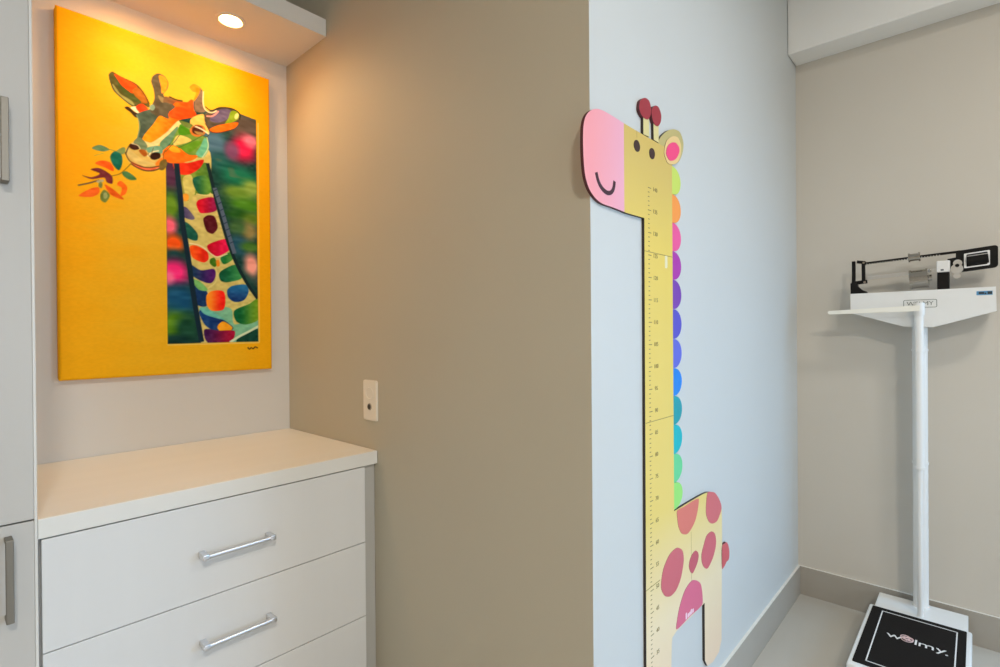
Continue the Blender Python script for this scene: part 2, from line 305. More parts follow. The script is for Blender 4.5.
def ramp_mat(name, stops, axis, lo, hi, rough=.45):
    """printed colour that runs along one object axis from lo to hi (the print's own design)"""
    m = bpy.data.materials.new(name); m.use_nodes = True; nt = m.node_tree; b = nt.nodes['Principled BSDF']
    b.inputs['Roughness'].default_value = rough; b.inputs['Specular IOR Level'].default_value = .35
    g = nt.nodes.new('ShaderNodeNewGeometry'); sp = nt.nodes.new('ShaderNodeSeparateXYZ')
    nt.links.new(g.outputs['Position'], sp.inputs[0])
    mr = nt.nodes.new('ShaderNodeMapRange'); mr.inputs[1].default_value = lo; mr.inputs[2].default_value = hi
    nt.links.new(sp.outputs[axis], mr.inputs[0])
    cr = nt.nodes.new('ShaderNodeValToRGB'); nt.links.new(mr.outputs[0], cr.inputs[0])
    el = cr.color_ramp.elements
    for i, (p, c) in enumerate(stops):
        e = el[i] if i < 2 else el.new(p)
        e.position = p; e.color = (*[v*GIR for v in lin(c)], 1)
    nt.links.new(cr.outputs[0], b.inputs['Base Color'])
    return m
def gcol(name, c):
    return mat(name, None, .45, spec=.35, alb=[v*GIR for v in lin(c)])

KS = .9782        # the beam scale was measured in a frame this much larger, seen from the same eye
# ------------------------------------------------------------------ mesh helpers
def new(name, bm, m, parent=None, smooth=False, extra=None):
    """link a bmesh (in world coordinates) as ONE mesh object, as a child of parent when given"""
    org = ORG.get(parent.name, Vector((0, 0, 0))) if parent else Vector((0, 0, 0))
    bmesh.ops.recalc_face_normals(bm, faces=bm.faces)
    q = parent
    while q and q.parent: q = q.parent
    if q and q.name == 'beam_scale':
        for v in bm.verts: v.co = Vector((v.co.x*KS, v.co.y*KS, 1.124-(1.124-v.co.z)*KS))
    if parent: bmesh.ops.translate(bm, verts=bm.verts, vec=-org)
    me = bpy.data.meshes.new(name); bm.to_mesh(me); bm.free()
    me.materials.append(m)
    for e in extra or []: me.materials.append(e)
    if smooth:
        for p in me.polygons: p.use_smooth = True
        try: me.set_sharp_from_angle(angle=math.radians(35))
        except Exception: pass
    o = bpy.data.objects.new(name, me); COL.objects.link(o)
    if parent: o.parent = parent
    ORG[o.name] = org
    return o
def thing(name, label, cat, loc, group=None):
    o = bpy.data.objects.new(name, None); COL.objects.link(o); o.location = loc; o.empty_display_size = .05
    o['label'] = label; o['category'] = cat
    if group: o['group'] = group
    ORG[o.name] = Vector(loc)
    return o
def struct(name, bm, m, **k):
    o = new(name, bm, m, **k); o['kind'] = 'structure'; return o
def box(bm, x0, x1, y0, y1, z0, z1, bev=0, seg=2):
    r = bmesh.ops.create_cube(bm, size=1)
    vs = r['verts']
    for v in vs: v.co = Vector(((x0+x1)/2+v.co.x*(x1-x0), (y0+y1)/2+v.co.y*(y1-y0), (z0+z1)/2+v.co.z*(z1-z0)))
    if bev:
        es = list({e for v in vs for e in v.link_edges})
        bmesh.ops.bevel(bm, geom=es, offset=bev, segments=seg, affect='EDGES', profile=.5)
    return bm
def BX(*a, **k): return box(bmesh.new(), *a, **k)
def frame_of(d):
    d = Vector(d).normalized(); h = Vector((0, 0, 1)) if abs(d.z) < .9 else Vector((1, 0, 0))
    a = d.cross(h).normalized(); return a, a.cross(d).normalized()
def tube(bm, pts, r, n=16, caps=True):
    """round bar along a polyline; r is a number or one radius per point"""
    pts = [Vector(p) for p in pts]; rs = r if isinstance(r, (list, tuple)) else [r]*len(pts)
    d0 = (pts[1]-pts[0]).normalized(); a, b = frame_of(d0); rings = []
    for i, p in enumerate(pts):
        d = (pts[min(i+1, len(pts)-1)]-pts[max(i-1, 0)])
        d = d.normalized() if d.length > 1e-9 else d0
        a = (a-d*a.dot(d)).normalized(); b = d.cross(a)
        rings.append([bm.verts.new(p+(a*math.cos(t)+b*math.sin(t))*rs[i]) for t in [2*math.pi*k/n for k in range(n)]])
    for q, s in zip(rings, rings[1:]):
        for k in range(n): bm.faces.new((q[k], q[(k+1) % n], s[(k+1) % n], s[k]))
    if caps: bm.faces.new(rings[0][::-1]); bm.faces.new(rings[-1])
    return bm
def prism(bm, poly, f0, f1, side_mat=0):
    """extrude a 2D outline: f0 / f1 map (u, v) to the back / front 3D point"""
    A = [bm.verts.new(f0(u, v)) for u, v in poly]; B = [bm.verts.new(f1(u, v)) for u, v in poly]
    n = len(poly)
    for k in range(n):
        f = bm.faces.new((A[k], A[(k+1) % n], B[(k+1) % n], B[k])); f.material_index = side_mat
    for t in tessellate_polygon([[Vector((u, v, 0)) for u, v in poly]]):
        for V in (A, B):
            try: bm.faces.new([V[i] for i in t])
            except ValueError: pass
    return bm
def chaikin(p, n=2, closed=True):
    for _ in range(n):
        q = []
        for i in range(len(p) if closed else len(p)-1):
            a, b = p[i], p[(i+1) % len(p)]
            q += [(a[0]*.75+b[0]*.25, a[1]*.75+b[1]*.25), (a[0]*.25+b[0]*.75, a[1]*.25+b[1]*.75)]
        if not closed: q = [p[0]]+q+[p[-1]]
        p = q
    return p
def smooth(p, n):
    """closed spline through the traced points"""
    if not n: return p
    q = []; N = len(p)
    for i in range(N):
        a, b, c, d = [np.array(p[(i+j-1) % N], float) for j in range(4)]
        l1 = np.linalg.norm(c-b); m1 = (c-a)*.5; m2 = (d-b)*.5
        for m_ in (m1, m2):
            lm = np.linalg.norm(m_)
            if lm > l1*.8: m_ *= l1*.8/lm
        for k in range(5):
            s = k/5; q.append(tuple((2*s**3-3*s*s+1)*b+(s**3-2*s*s+s)*m1+(-2*s**3+3*s*s)*c+(s**3-s*s)*m2))
    return q
def text_bm(body, size, to3, bm=None, depth=.0004, align='CENTER'):
    """letters as thin raised mesh; to3(u, v, w) maps text plane to world"""
    cu = bpy.data.curves.new('txt', 'FONT'); cu.body = body; cu.size = size; cu.align_x = align; cu.align_y = 'CENTER'
    cu.extrude = depth/2; cu.resolution_u = 3
    ob = bpy.data.objects.new('txt', cu); COL.objects.link(ob)
    dg = bpy.context.evaluated_depsgraph_get(); dg.update()
    me = bpy.data.meshes.new_from_object(ob.evaluated_get(dg))
    bpy.data.objects.remove(ob); bpy.data.curves.remove(cu)
    t = bm or bmesh.new(); n0 = len(t.verts)
    t.from_mesh(me); bpy.data.meshes.remove(me); t.verts.ensure_lookup_table()
    for v in t.verts[n0:]: v.co = Vector(to3(v.co.x, v.co.y, v.co.z))
    return t
def ring(cx, cy, rx, ry, n=28, rot=0):
    return [(cx+rx*math.cos(t)*math.cos(rot)-ry*math.sin(t)*math.sin(rot), cy+rx*math.cos(t)*math.sin(rot)+ry*math.sin(t)*math.cos(rot)) for t in [2*math.pi*k/n for k in range(n)]]
def stroke_poly(pts, w):
    L, Rr = [], []
    for i, p in enumerate(pts):
        a = pts[max(i-1, 0)]; b = pts[min(i+1, len(pts)-1)]
        d = Vector((b[0]-a[0], b[1]-a[1])).normalized(); n = Vector((-d.y, d.x))*w/2
        L.append((p[0]+n.x, p[1]+n.y)); Rr.append((p[0]-n.x, p[1]-n.y))
    return L+Rr[::-1]

# ------------------------------------------------------------------ the room
YA, XB, YC, XD = 1.830, .8735, .558, 2.443
FL = .0245        # floor level of the working frame; everything is lowered by FL at the end
XW, YS, ZC = -1.7, -2.6, 2.52
struct('floor', BX(XW-.1, XD+.1, YS-.1, YA+.1, FL-.08, FL), M['floor'])
struct('ceiling', BX(XW-.1, XD+.1, YS-.1, YA+.1, ZC, ZC+.1), M['white_paint'])
struct('wall_back', BX(XW-.1, XB+.02, YA, YA+.1, FL, ZC), M['offwhite'])
bm = bmesh.new()
prism(bm, [(XB, YC), (XB, YA), (XB+.1, YA), (XB+.1, YC+.1)], lambda u, v: (u, v, FL), lambda u, v: (u, v, ZC))
struct('wall_niche_side', bm, M['taupe'])
bm = bmesh.new()
prism(bm, [(XB, YC), (XB+.1, YC+.1), (XD+.02, YC+.1), (XD+.02, YC)], lambda u, v: (u, v, FL), lambda u, v: (u, v, ZC))
struct('wall_alcove', bm, M['pale'])
VY0, VY1, VZ0, VZ1 = -2.35, -.75, .55, 2.0       # window in the right wall, behind the camera
bm = bmesh.new()
for a in ((YS-.1, VY0, FL, ZC), (VY1, YC, FL, ZC), (VY0, VY1, FL, VZ0), (VY0, VY1, VZ1, ZC)): box(bm, XD, XD+.1, a[0], a[1], a[2], a[3])
bmesh.ops.remove_doubles(bm, verts=bm.verts, dist=.0005)
struct('wall_right', bm, M['greige'])
bm = bmesh.new()
for a in ((VY0, VY0+.05, VZ0, VZ1), (VY1-.05, VY1, VZ0, VZ1), ((VY0+VY1)/2-.03, (VY0+VY1)/2+.03, VZ0, VZ1), (VY0+.05, VY1-.05, VZ0, VZ0+.05), (VY0+.05, VY1-.05, VZ1-.05, VZ1)): box(bm, XD+.045, XD+.09, a[0], a[1], a[2], a[3])
wn = struct('window_1', bm, M['white_paint']); new('pane', BX(XD+.064, XD+.069, VY0+.045, VY1-.045, VZ0+.045, VZ1-.045), M['glass'], wn)
struct('wall_left', BX(XW-.1, XW, YS-.1, YA+.1, FL, ZC), M['greige'])
bm = bmesh.new()
WX0, WX1, WZ0, WZ1 = -.5, 1.1, .75, 1.9  # back window added out of view, for fill on the drawers
for a in ((XW-.1, WX0, FL, ZC), (WX1, XD+.1, FL, ZC), (WX0, WX1, FL, WZ0), (WX0, WX1, WZ1, ZC)): box(bm, a[0], a[1], YS-.12, YS, a[2], a[3])
struct('wall_front', bm, M['greige'])
bm = bmesh.new()
for a in ((WX0, WX0+.05, WZ0, WZ1), (WX1-.05, WX1, WZ0, WZ1), ((WX0+WX1)/2-.03, (WX0+WX1)/2+.03, WZ0, WZ1), (WX0+.05, WX1-.05, WZ0, WZ0+.05), (WX0+.05, WX1-.05, WZ1-.05, WZ1)): box(bm, a[0], a[1], YS-.09, YS-.04, a[2], a[3])
wn = struct('added_window', bm, M['white_paint']); new('pane', BX(WX0+.045, WX1-.045, YS-.069, YS-.064, WZ0+.045, WZ1-.045), M['glass'], wn)
# ceiling beam along the right wall
struct('trim_1', BX(2.318, XD, YS, YC-.001, 2.2155, ZC-.001, bev=.003, seg=1), mat('beam white paint', None, .6, spec=.3, alb=(.84, .825, .79)))
# baseboards with a small pale top edge
def baseboard(name, x0, x1, y0, y1, h=.116):
    bm = BX(x0, x1, y0, y1, FL, FL+h)
    bm.normal_update()
    for f in bm.faces: f.material_index = 1 if f.normal.z > .5 else 0
    struct(name, bm, M['base'], extra=[M['base_top']])
baseboard('baseboard_alcove', XB-.009, XD, YC-.009, YC)
baseboard('baseboard_right', XD-.009, XD, YS, YC-.0091)
baseboard('baseboard_niche', XB-.009, XB, YC+.0005, 1.24)

# ------------------------------------------------------------------ drawer cabinet and worktop
CX0, CX1, CF = .1335, .8725, 1.283      # cabinet left, right, front of the worktop
dc = thing('drawer_cabinet', 'low white drawer cabinet with three drawers under the worktop', 'cabinet', ((CX0+CX1)/2, 1.55, FL))
ZT, TH = .7825, .037                   # worktop top and thickness
DF = CF+.004                           # drawer fronts
bm = bmesh.new()
box(bm, CX0, CX0+.018, DF+.02, YA-.002, FL, ZT-TH)
box(bm, CX0+.018, CX1-.036, YA-.02, YA-.002, FL, ZT-TH)
box(bm, CX0+.018, CX1-.036, DF+.03, YA-.02, .10, .118)
box(bm, CX0+.018, CX1-.036, DF+.045, DF+.06, FL, .10)
new('carcass', bm, M['lam'], dc)
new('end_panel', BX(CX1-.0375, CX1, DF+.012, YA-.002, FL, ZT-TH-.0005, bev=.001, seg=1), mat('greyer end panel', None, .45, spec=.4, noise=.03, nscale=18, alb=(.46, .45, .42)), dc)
dz = [(.5290, .7420), (.3200, .5270), (.1065, .3180)]
for k, (z0, z1) in enumerate(dz):
    bm = BX(CX0+.004, CX1-.040, DF, DF+.019, z0, z1, bev=.0012, seg=2)
    box(bm, CX0+.022, CX1-.05, DF+.02, YA-.06, z0+.02, z1-.05)
    d = new('drawer', bm, M['lam'], dc)
    hz = [.6305, .4320, .2130][k]; hx0, hx1 = .402, .562; hy = DF-.028
    bm = bmesh.new()
    tube(bm, [(hx0-.001, hy, hz), (hx1+.001, hy, hz)], .0058, 16)
    for hx in (hx0+.006, hx1-.006):
        box(bm, hx-.0065, hx+.0065, hy-.0062, DF, hz-.0064, hz+.0064, bev=.002, seg=2)
    new('handle', bm, M['handle'], d, smooth=True)
wt = new('worktop', BX(CX0-.001, CX1-.0005, CF, YA-.0005, ZT-TH, ZT, bev=.0012, seg=2), M['lam_top'])
wt['label'] = 'cream white worktop slab on top of the drawer cabinet below the painting'; wt['category'] = 'worktop'

# ------------------------------------------------------------------ tall cabinet at the left edge
TX0, TX1 = -.75, CX0-.0015
tc = thing('tall_cabinet', 'tall white cabinet with two stacked doors at the left edge', 'cabinet', ((TX0+TX1)/2, 1.55, FL))
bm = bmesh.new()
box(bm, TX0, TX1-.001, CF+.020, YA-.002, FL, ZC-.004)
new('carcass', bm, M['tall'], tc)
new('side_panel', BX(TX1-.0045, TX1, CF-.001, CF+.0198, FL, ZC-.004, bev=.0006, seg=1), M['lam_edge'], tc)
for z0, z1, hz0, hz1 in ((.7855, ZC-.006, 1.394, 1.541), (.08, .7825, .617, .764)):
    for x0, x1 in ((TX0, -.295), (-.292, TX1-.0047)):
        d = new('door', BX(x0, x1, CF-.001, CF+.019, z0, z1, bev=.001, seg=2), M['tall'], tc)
        hx = x1-.0353 if x0 > TX0 else x0+.03
        hw = .0055; hy = CF-.001
        bm = bmesh.new()
        box(bm, hx-hw, hx+hw, hy-.030, hy-.021, hz0, hz1, bev=.0012, seg=2)
        box(bm, hx-hw, hx+hw, hy-.022, hy+.0002, hz0, hz0+.008, bev=.001, seg=1)
        box(bm, hx-hw, hx+hw, hy-.022, hy+.0002, hz1-.008, hz1, bev=.001, seg=1)
        new('handle', bm, M['bronze'], d)

# ------------------------------------------------------------------ lamp shelf above the painting, with two recessed downlights
SZ0, SZ1, SY = 2.0785, 2.134, 1.549
LAMPS = [(.628, 1.678), (.385, 1.678)]
LENS = emit('warm lamp lens', C_LENS, E_LENS)
sh = thing('lamp_shelf', 'white box shelf holding recessed lamps high above the giraffe painting', 'shelf', ((TX1+XB)/2, 1.69, SZ0))
bm = bmesh.new()
# bottom board with round openings for the lamps
def holed(bm, x0, x1, y0, y1, z, holes, r, n=32):
    xs = [x0]+[(holes[i][0]+holes[i+1][0])/2 for i in range(len(holes)-1)]+[x1]
    for (hx, hy), a, b in zip(holes, xs, xs[1:]):
        outer, inner = [], []
        for k in range(n):
            t = 2*math.pi*k/n; c, s = math.cos(t), math.sin(t)
            f = min([(b-hx)/c if c > 1e-6 else (a-hx)/c if c < -1e-6 else 9e9, (y1-hy)/s if s > 1e-6 else (y0-hy)/s if s < -1e-6 else 9e9])
            outer.append(bm.verts.new((hx+c*f, hy+s*f, z))); inner.append(bm.verts.new((hx+c*r, hy+s*r, z)))
        cs = [(b, y1), (a, y1), (a, y0), (b, y0)]
        for k in range(n):
            k2 = (k+1) % n; o1, o2 = outer[k].co, outer[k2].co
            cor = [q for q in cs if abs(o1.x-o2.x) > 1e-6 and abs(o1.y-o2.y) > 1e-6 and (abs(q[0]-o1.x) < 1e-5 or abs(q[1]-o1.y) < 1e-5) and (abs(q[0]-o2.x) < 1e-5 or abs(q[1]-o2.y) < 1e-5)]
            if cor: bm.faces.new((inner[k], outer[k], bm.verts.new((*cor[0], z)), outer[k2], inner[k2]))
            else: bm.faces.new((inner[k], outer[k], outer[k2], inner[k2]))
LR = .032
holed(bm, TX1+.001, XB-.0015, SY, YA-.001, SZ0, sorted(LAMPS), LR)
new('underside', bm, M['white_paint'], sh)
bm = bmesh.new()
box(bm, TX1+.001, XB-.0015, SY, SY+.016, SZ0+.0002, SZ1)
box(bm, TX1+.001, XB-.0015, SY+.016, YA-.001, SZ1-.012, SZ1)
new('box_shell', bm, M['white_paint'], sh)
for k, (lx, ly) in enumerate(LAMPS):
    dl = thing('recessed_downlight', ['round recessed lamp glowing in the shelf underside above the painting', 'recessed lamp left of the visible one, in the shelf just above the frame edge'][k], 'lamp', (lx, ly, SZ0))
    bm = bmesh.new()
    prof = [(LR+.010, SZ0-.0004), (LR+.009, SZ0-.003), (LR+.001, SZ0-.004), (LR-.003, SZ0-.001), (LR-.005, SZ0+.010), (LR-.005, SZ0+.014)]
    rings = [[bm.verts.new((lx+r*math.cos(2*math.pi*i/40), ly+r*math.sin(2*math.pi*i/40), z)) for i in range(40)] for r, z in prof]
    for q, s in zip(rings, rings[1:]):
        for i in range(40): bm.faces.new((q[i], q[(i+1) % 40], s[(i+1) % 40], s[i]))
    new('trim_ring', bm, M['white_paint'], dl, smooth=True)
    bm = bmesh.new(); prof = [(LR-.0052, SZ0+.012), (LR-.009, SZ0+.002), (LR-.016, SZ0-.004), (LR-.026, SZ0-.0065)]
    rings = [[bm.verts.new((lx+r*math.cos(2*math.pi*i/40), ly+r*math.sin(2*math.pi*i/40), z)) for i in range(40)] for r, z in prof]
    for q, s in zip(rings, rings[1:]):
        for i in range(40): bm.faces.new((q[i], q[(i+1) % 40], s[(i+1) % 40], s[i]))
    bm.faces.new(rings[-1])
    new('lens', bm, LENS, dl, smooth=True)
    li = bpy.data.lights.new('downlight', 'SPOT'); li.energy = E_DOWN; li.color = C_DOWN
    li.spot_size = math.radians(148); li.spot_blend = 1; li.shadow_soft_size = .02
    lo = bpy.data.objects.new('downlight', li); COL.objects.link(lo); lo.location = (lx, ly, SZ0-.009); lo.rotation_euler = (math.radians(-17), 0, 0)

# ------------------------------------------------------------------ wall outlet on the niche side wall
ow = thing('wall_outlet', 'small ivory outlet plate with a dark hole on the beige side wall', 'outlet', (XB, 1.318, .86))
def wb(d): return lambda u, v: (XB-d, u, v)
def rrect(u0, u1, v0, v1, r, n=6):
    p = []
    for cu_, cv_, a in ((u1-r, v1-r, 0), (u0+r, v1-r, 90), (u0+r, v0+r, 180), (u1-r, v0+r, 270)):
        p += [(cu_+r*math.cos(math.radians(a+90*k/n)), cv_+r*math.sin(math.radians(a+90*k/n))) for k in range(n+1)]
    return p
y0, y1, z0, z1 = 1.280, 1.351, .8655, .984
bm = bmesh.new()
prism(bm, rrect(y0, y1, z0, z1, .007), wb(0), wb(.0025)); prism(bm, rrect(y0+.003, y1-.003, z0+.003, z1-.003, .006), wb(.0025), wb(.0045))
new('plate', bm, M['plastic'], ow)
yc = (y0+y1)/2
bm = bmesh.new(); tube(bm, [(XB-.0045, yc+.019*math.cos(t), .945+.016*math.sin(t)) for k, t in enumerate([0])] + [(XB-.0045, yc+.019*math.cos(2*math.pi*k/32), .945+.016*math.sin(2*math.pi*k/32)) for k in range(1, 33)], .0012, 6)
new('socket_rim', bm, M['plastic'], ow, smooth=True)
bm = bmesh.new(); tube(bm, [(XB-.0044, yc, .9065), (XB-.0064, yc, .9065)], [.0105, .0095], 20)
new('socket_collar', bm, mat('worn collar', None, .5, alb=(.38, .32, .24)), ow, smooth=True)
bm = bmesh.new(); tube(bm, [(XB-.0063, yc, .9065), (XB-.0067, yc, .9065)], .0078, 18)
new('socket_hole', bm, M['hole'], ow)

# ------------------------------------------------------------------ painting
YP = YA-.030
px0, px1, pz0, pz1 = CANVAS
W, Hh = (px1-px0)*1000, (pz1-pz0)*1000
pt = thing('painting', 'yellow canvas painting of a multicoloured giraffe eating leaves, in the niche', 'painting', ((px0+px1)/2, YA, pz0))
new('stretched_canvas', BX(px0, px1, YP+.0005, YA-.00005, pz0, pz1, bev=.005, seg=3), M['canvas_edge'], pt, smooth=True)
STEP = 1.9
NU, NV = int(W/STEP), int(Hh/STEP)
U, V = np.meshgrid(np.linspace(0, W, NU+1), np.linspace(0, Hh, NV+1))
img = np.zeros((NV+1, NU+1, 3))
def sm(x): return np.clip(x, 0, 1)**2*(3-2*np.clip(x, 0, 1))
rng = np.random.default_rng(4)
def vnoise(sx, sy, seed):
    r = np.random.default_rng(seed); g = r.random((int(Hh/sy)+3, int(W/sx)+3))
    x = U/sx; y = V/sy; i = x.astype(int); j = y.astype(int); fx = sm(x-i); fy = sm(y-j)
    return (g[j, i]*(1-fx)+g[j, i+1]*fx)*(1-fy)+(g[j+1, i]*(1-fx)+g[j+1, i+1]*fx)*fy
# brushed yellow ground: oranger along both sides, ochre patches
ed = np.clip(np.abs(U/W-.5)*2, 0, 1)
g0 = np.array([236, 184, 48.]); g1 = np.array([248, 170, 4.]); g2 = np.array([230, 168, 14.])
n1 = .6*vnoise(160, 45, 1)+.4*vnoise(60, 22, 2)
w = sm(np.clip((ed-.25)/.75+(n1-.5)*.5, 0, 1))[..., None]
img[:] = g0*(1-w)+g1*w
low = sm(1-V/(Hh*.55))[..., None]*(.4+.6*n1[..., None])
img[:] = img*(1-low*.8)+g2*low*.8
img += (vnoise(7, 3, 5)-.5)[..., None]*np.array([7, 6, 3])
clip = None; panel = None
def soft_poly(p):
    """coverage of a polygon, anti-aliased by distance to its edge"""
    P_ = np.array(p, float); lo = P_.min(0)-4; hi = P_.max(0)+4
    i0, i1 = max(0, int(lo[0]/STEP)), min(NU+1, int(hi[0]/STEP)+2); j0, j1 = max(0, int(lo[1]/STEP)), min(NV+1, int(hi[1]/STEP)+2)
    u, v = U[j0:j1, i0:i1], V[j0:j1, i0:i1]
    ins = np.zeros(u.shape, bool); dist = np.full(u.shape, 1e9)
    for k in range(len(P_)):
        a, b = P_[k], P_[(k+1) % len(P_)]
        if a[1] != b[1]:
            c = ((a[1] > v) != (b[1] > v)) & (u < (b[0]-a[0])*(v-a[1])/(b[1]-a[1])+a[0]); ins ^= c
        d = b-a; t = np.clip(((u-a[0])*d[0]+(v-a[1])*d[1])/max(d@d, 1e-9), 0, 1)
        dist = np.minimum(dist, np.hypot(u-a[0]-t*d[0], v-a[1]-t*d[1]))
    s = np.where(ins, dist, -dist)
    return (slice(j0, j1), slice(i0, i1)), np.clip(s/2.2+.5, 0, 1), u, v
def comp(sl, a, c):
    if clip is not None: a = a*clip[sl]
    img[sl] = img[sl]*(1-a[..., None])+c*a[..., None]
for L in PAINT:
    k = L[0]
    if k == 'clip': clip = panel
    elif k == 'noclip': clip = None
    elif k == 'p':
        p = smooth(L[1], L[4]); sl, a, u, v = soft_poly(p)
        c = np.zeros(u.shape+(3,))+np.array(L[2], float)
        if L[3]:
            Q = np.array(L[1], float)
            t = (u-Q[:, 0].min())/np.ptp(Q[:, 0]) if L[3][1] == 'h' else (Q[:, 1].max()-v)/np.ptp(Q[:, 1])
            t = sm(np.clip(t, 0, 1))[..., None]; c = c*(1-t)+np.array(L[3][0], float)*t
        c += ((vnoise(11, 7, 9)-.5)[sl]*26)[..., None]
        comp(sl, a, c)
        if panel is None:
            panel = np.zeros((NV+1, NU+1)); panel[sl] = a
    elif k == 'b':
        (cu_, cv_), (ru, rv) = L[1], L[3]
        wob = (vnoise(40, 22, 11)-.5)*.35
        a = np.exp(-(((U-cu_)/ru)**2+((V-cv_)/rv)**2)**1.3*.8)*1.3+wob*.6-.08; a = np.clip(a, 0, 1)
        comp((slice(None), slice(None)), a, np.array(L[2], float)+((vnoise(34, 9, 12)-.5)*26)[..., None])
    elif k == 's':
        sl, a, u, v = soft_poly(stroke_poly(chaikin(L[1], 2, closed=False), L[3])); comp(sl, a, np.array(L[2], float))
img = np.clip(img, 0, 255)/255
img = np.where(img <= .04045, img/12.92, ((img+.055)/1.055)**2.4)
verts = np.stack([px0+U/1000-(px0+px1)/2, np.full(U.shape, YP-YA), V/1000], -1).reshape(-1, 3)
# follow the rounded edge of the canvas
e = np.minimum(np.minimum(U, W-U), np.minimum(V, Hh-V)).reshape(-1); verts[:, 1] += np.clip((6-e)/6, 0, 1)**2*.004
idx = np.arange((NV+1)*(NU+1)).reshape(NV+1, NU+1)
quads = np.stack([idx[:-1, :-1], idx[:-1, 1:], idx[1:, 1:], idx[1:, :-1]], -1).reshape(-1, 4)
me = bpy.data.meshes.new('painted_front'); me.from_pydata(verts.tolist(), [], quads.tolist())
at = me.color_attributes.new('paint', 'FLOAT_COLOR', 'POINT')
at.data.foreach_set('color', np.concatenate([img.reshape(-1, 3)*PAINT_GAIN*np.array([1, 1.02, .85]), np.ones((img.shape[0]*img.shape[1], 1))], 1).astype(np.float32).ravel())
m = mat('acrylic paint', None, .6, spec=.1, bump=.04, bscale=400, alb=(.5, .5, .5)); nt = m.node_tree
an = nt.nodes.new('ShaderNodeAttribute'); an.attribute_name = 'paint'; nt.links.new(an.outputs['Color'], nt.nodes['Principled BSDF'].inputs['Base Color'])
me.materials.append(m)
for p in me.polygons: p.use_smooth = True
pf = bpy.data.objects.new('painted_front', me); COL.objects.link(pf); pf.parent = pt

# ------------------------------------------------------------------ giraffe growth chart on the alcove wall
TB = .007; YG = YC-TB
gc = thing('growth_chart', 'tall giraffe shaped height chart panel with rainbow mane on the pale wall', 'growth chart', (1.155, YC, .19))
def gy(d): return lambda u, v: (u, YG-d, v)
def gback(u, v): return (u, YC-.0002, v)
GM = {'board': ramp_mat('printed yellow board', [(0, (244, 214, 184)), (.17, (246, 226, 188)), (.36, (240, 214, 122)), (.80, (236, 208, 100)), (.93, (218, 190, 104)), (1, (216, 184, 98))], 2, .19-.0245, 1.60-.0245)}
def slab(name, poly, m, edge, d0=None, d1=0.0, parent=gc):
    bm = bmesh.new(); prism(bm, poly, gback if d0 is None else gy(d0), gy(d1), 1)
    return new(name, bm, m, parent, extra=[edge])
def clipx(poly, x, keep_left):
    out = []; s = -1 if keep_left else 1
    for a, b in zip(poly, poly[1:]+poly[:1]):
        ia, ib = s*(a[0]-x) >= 0, s*(b[0]-x) >= 0
        if ia: out.append(a)
        if ia != ib: t = (x-a[0])/(b[0]-a[0]); out.append((x, a[1]+t*(b[1]-a[1])))
    return out
NL, NR = 1.0835, 1.2285
head = G['head']; cut = G['pinkcut']
hm = [(NL, head[0][1])]+head[1:]
hm_s = [hm[0]]+chaikin(hm[1:], 2, closed=False)
mz = clipx(hm_s+[(1.20, head[-1][1]), (1.2, 1.5)], cut, True)
rest = clipx(hm_s, cut, False)
body = rest+[(NR, 1.575)]+[(NR, .6803)]+chaikin(G['back'], 2, closed=False)[1:]+[(1.5505, .58), (1.551, .52), (1.5465, .40), (1.541, .226), (1.5204, .2003), (1.4744, .1934), (1.4344, .2009), (1.417, .2241), (1.417, .3815), (1.2365, .3815), (1.2135, .376), (1.2105, .36), (1.2, .20), (1.18, .19), (1.095, .19), (NL-.005, .20)]
bo = slab('board', body, GM['board'], M['brown_edge'])
slab('muzzle', mz, ramp_mat('printed pink muzzle', [(0, (250, 164, 172)), (1, (242, 176, 198))], 0, .87, cut), M['maroon_edge'])
def gd(name, poly, c, d0, d1, edge=None, n=2, parent=gc):
    return slab(name, smooth(poly, n), gcol(name+' colour', c), edge or gcol(name+' edge', [v*.6 for v in c]), d0, d1, parent)
for s in ('stem1', 'stem2'):
    q = G[s]; gd('horn_stem', q, (226, 212, 150), None, -.0002, M['brown_edge'], 0)
for k, s in enumerate(('horn1', 'horn2')): gd('horn_tip', G[s], (164, 46, 58), None, .0004+.0003*k, M['maroon_edge'])
ear = gd('ear', G['earback'], (196, 182, 120), None, -.0003, M['brown_edge'])
inn = gd('ear_lining', G['earfront'], (238, 204, 140), -.0004, .0010, None, 2, ear)
gd('ear_centre', G['earpink'], (250, 72, 132), .0009, .0016, None, 2, ear)
for s in ('eye1', 'eye2'): gd('eye', G[s], (62, 34, 26), -.0004, .0008)
bm = bmesh.new(); prism(bm, stroke_poly(chaikin(G['mouth'], 2, closed=False), .0088), gy(-.0004), gy(.0008))
new('mouth', bm, gcol('mouth ink', (64, 20, 32)), gc)
for k, p in enumerate(G['spots']):
    gd('spot', p, [(228, 126, 114), (218, 112, 118), (214, 110, 120), (206, 98, 112), (216, 106, 118), (226, 112, 142)][k], -.0003, .0006, gcol('spot rim', (150, 70, 76)), 2)
gd('tail', G['tail'], (216, 100, 106), None, .0, M['maroon_edge'])
for z1, z0, c in G['mane']:
    zc, hz = (z0+z1)/2, (z1-z0)/2
    poly = [(NR-.004, z0), *[(NR+.053*math.cos(t)**.8 if math.cos(t) > 0 else NR, zc+hz*math.sin(t)) for t in [math.radians(-90+10*k) for k in range(19)]], (NR-.004, z1)]
    slab('mane_scallop', poly, gcol('mane print', c), gcol('mane rim', [v*.7 for v in c]), None, -.0012)
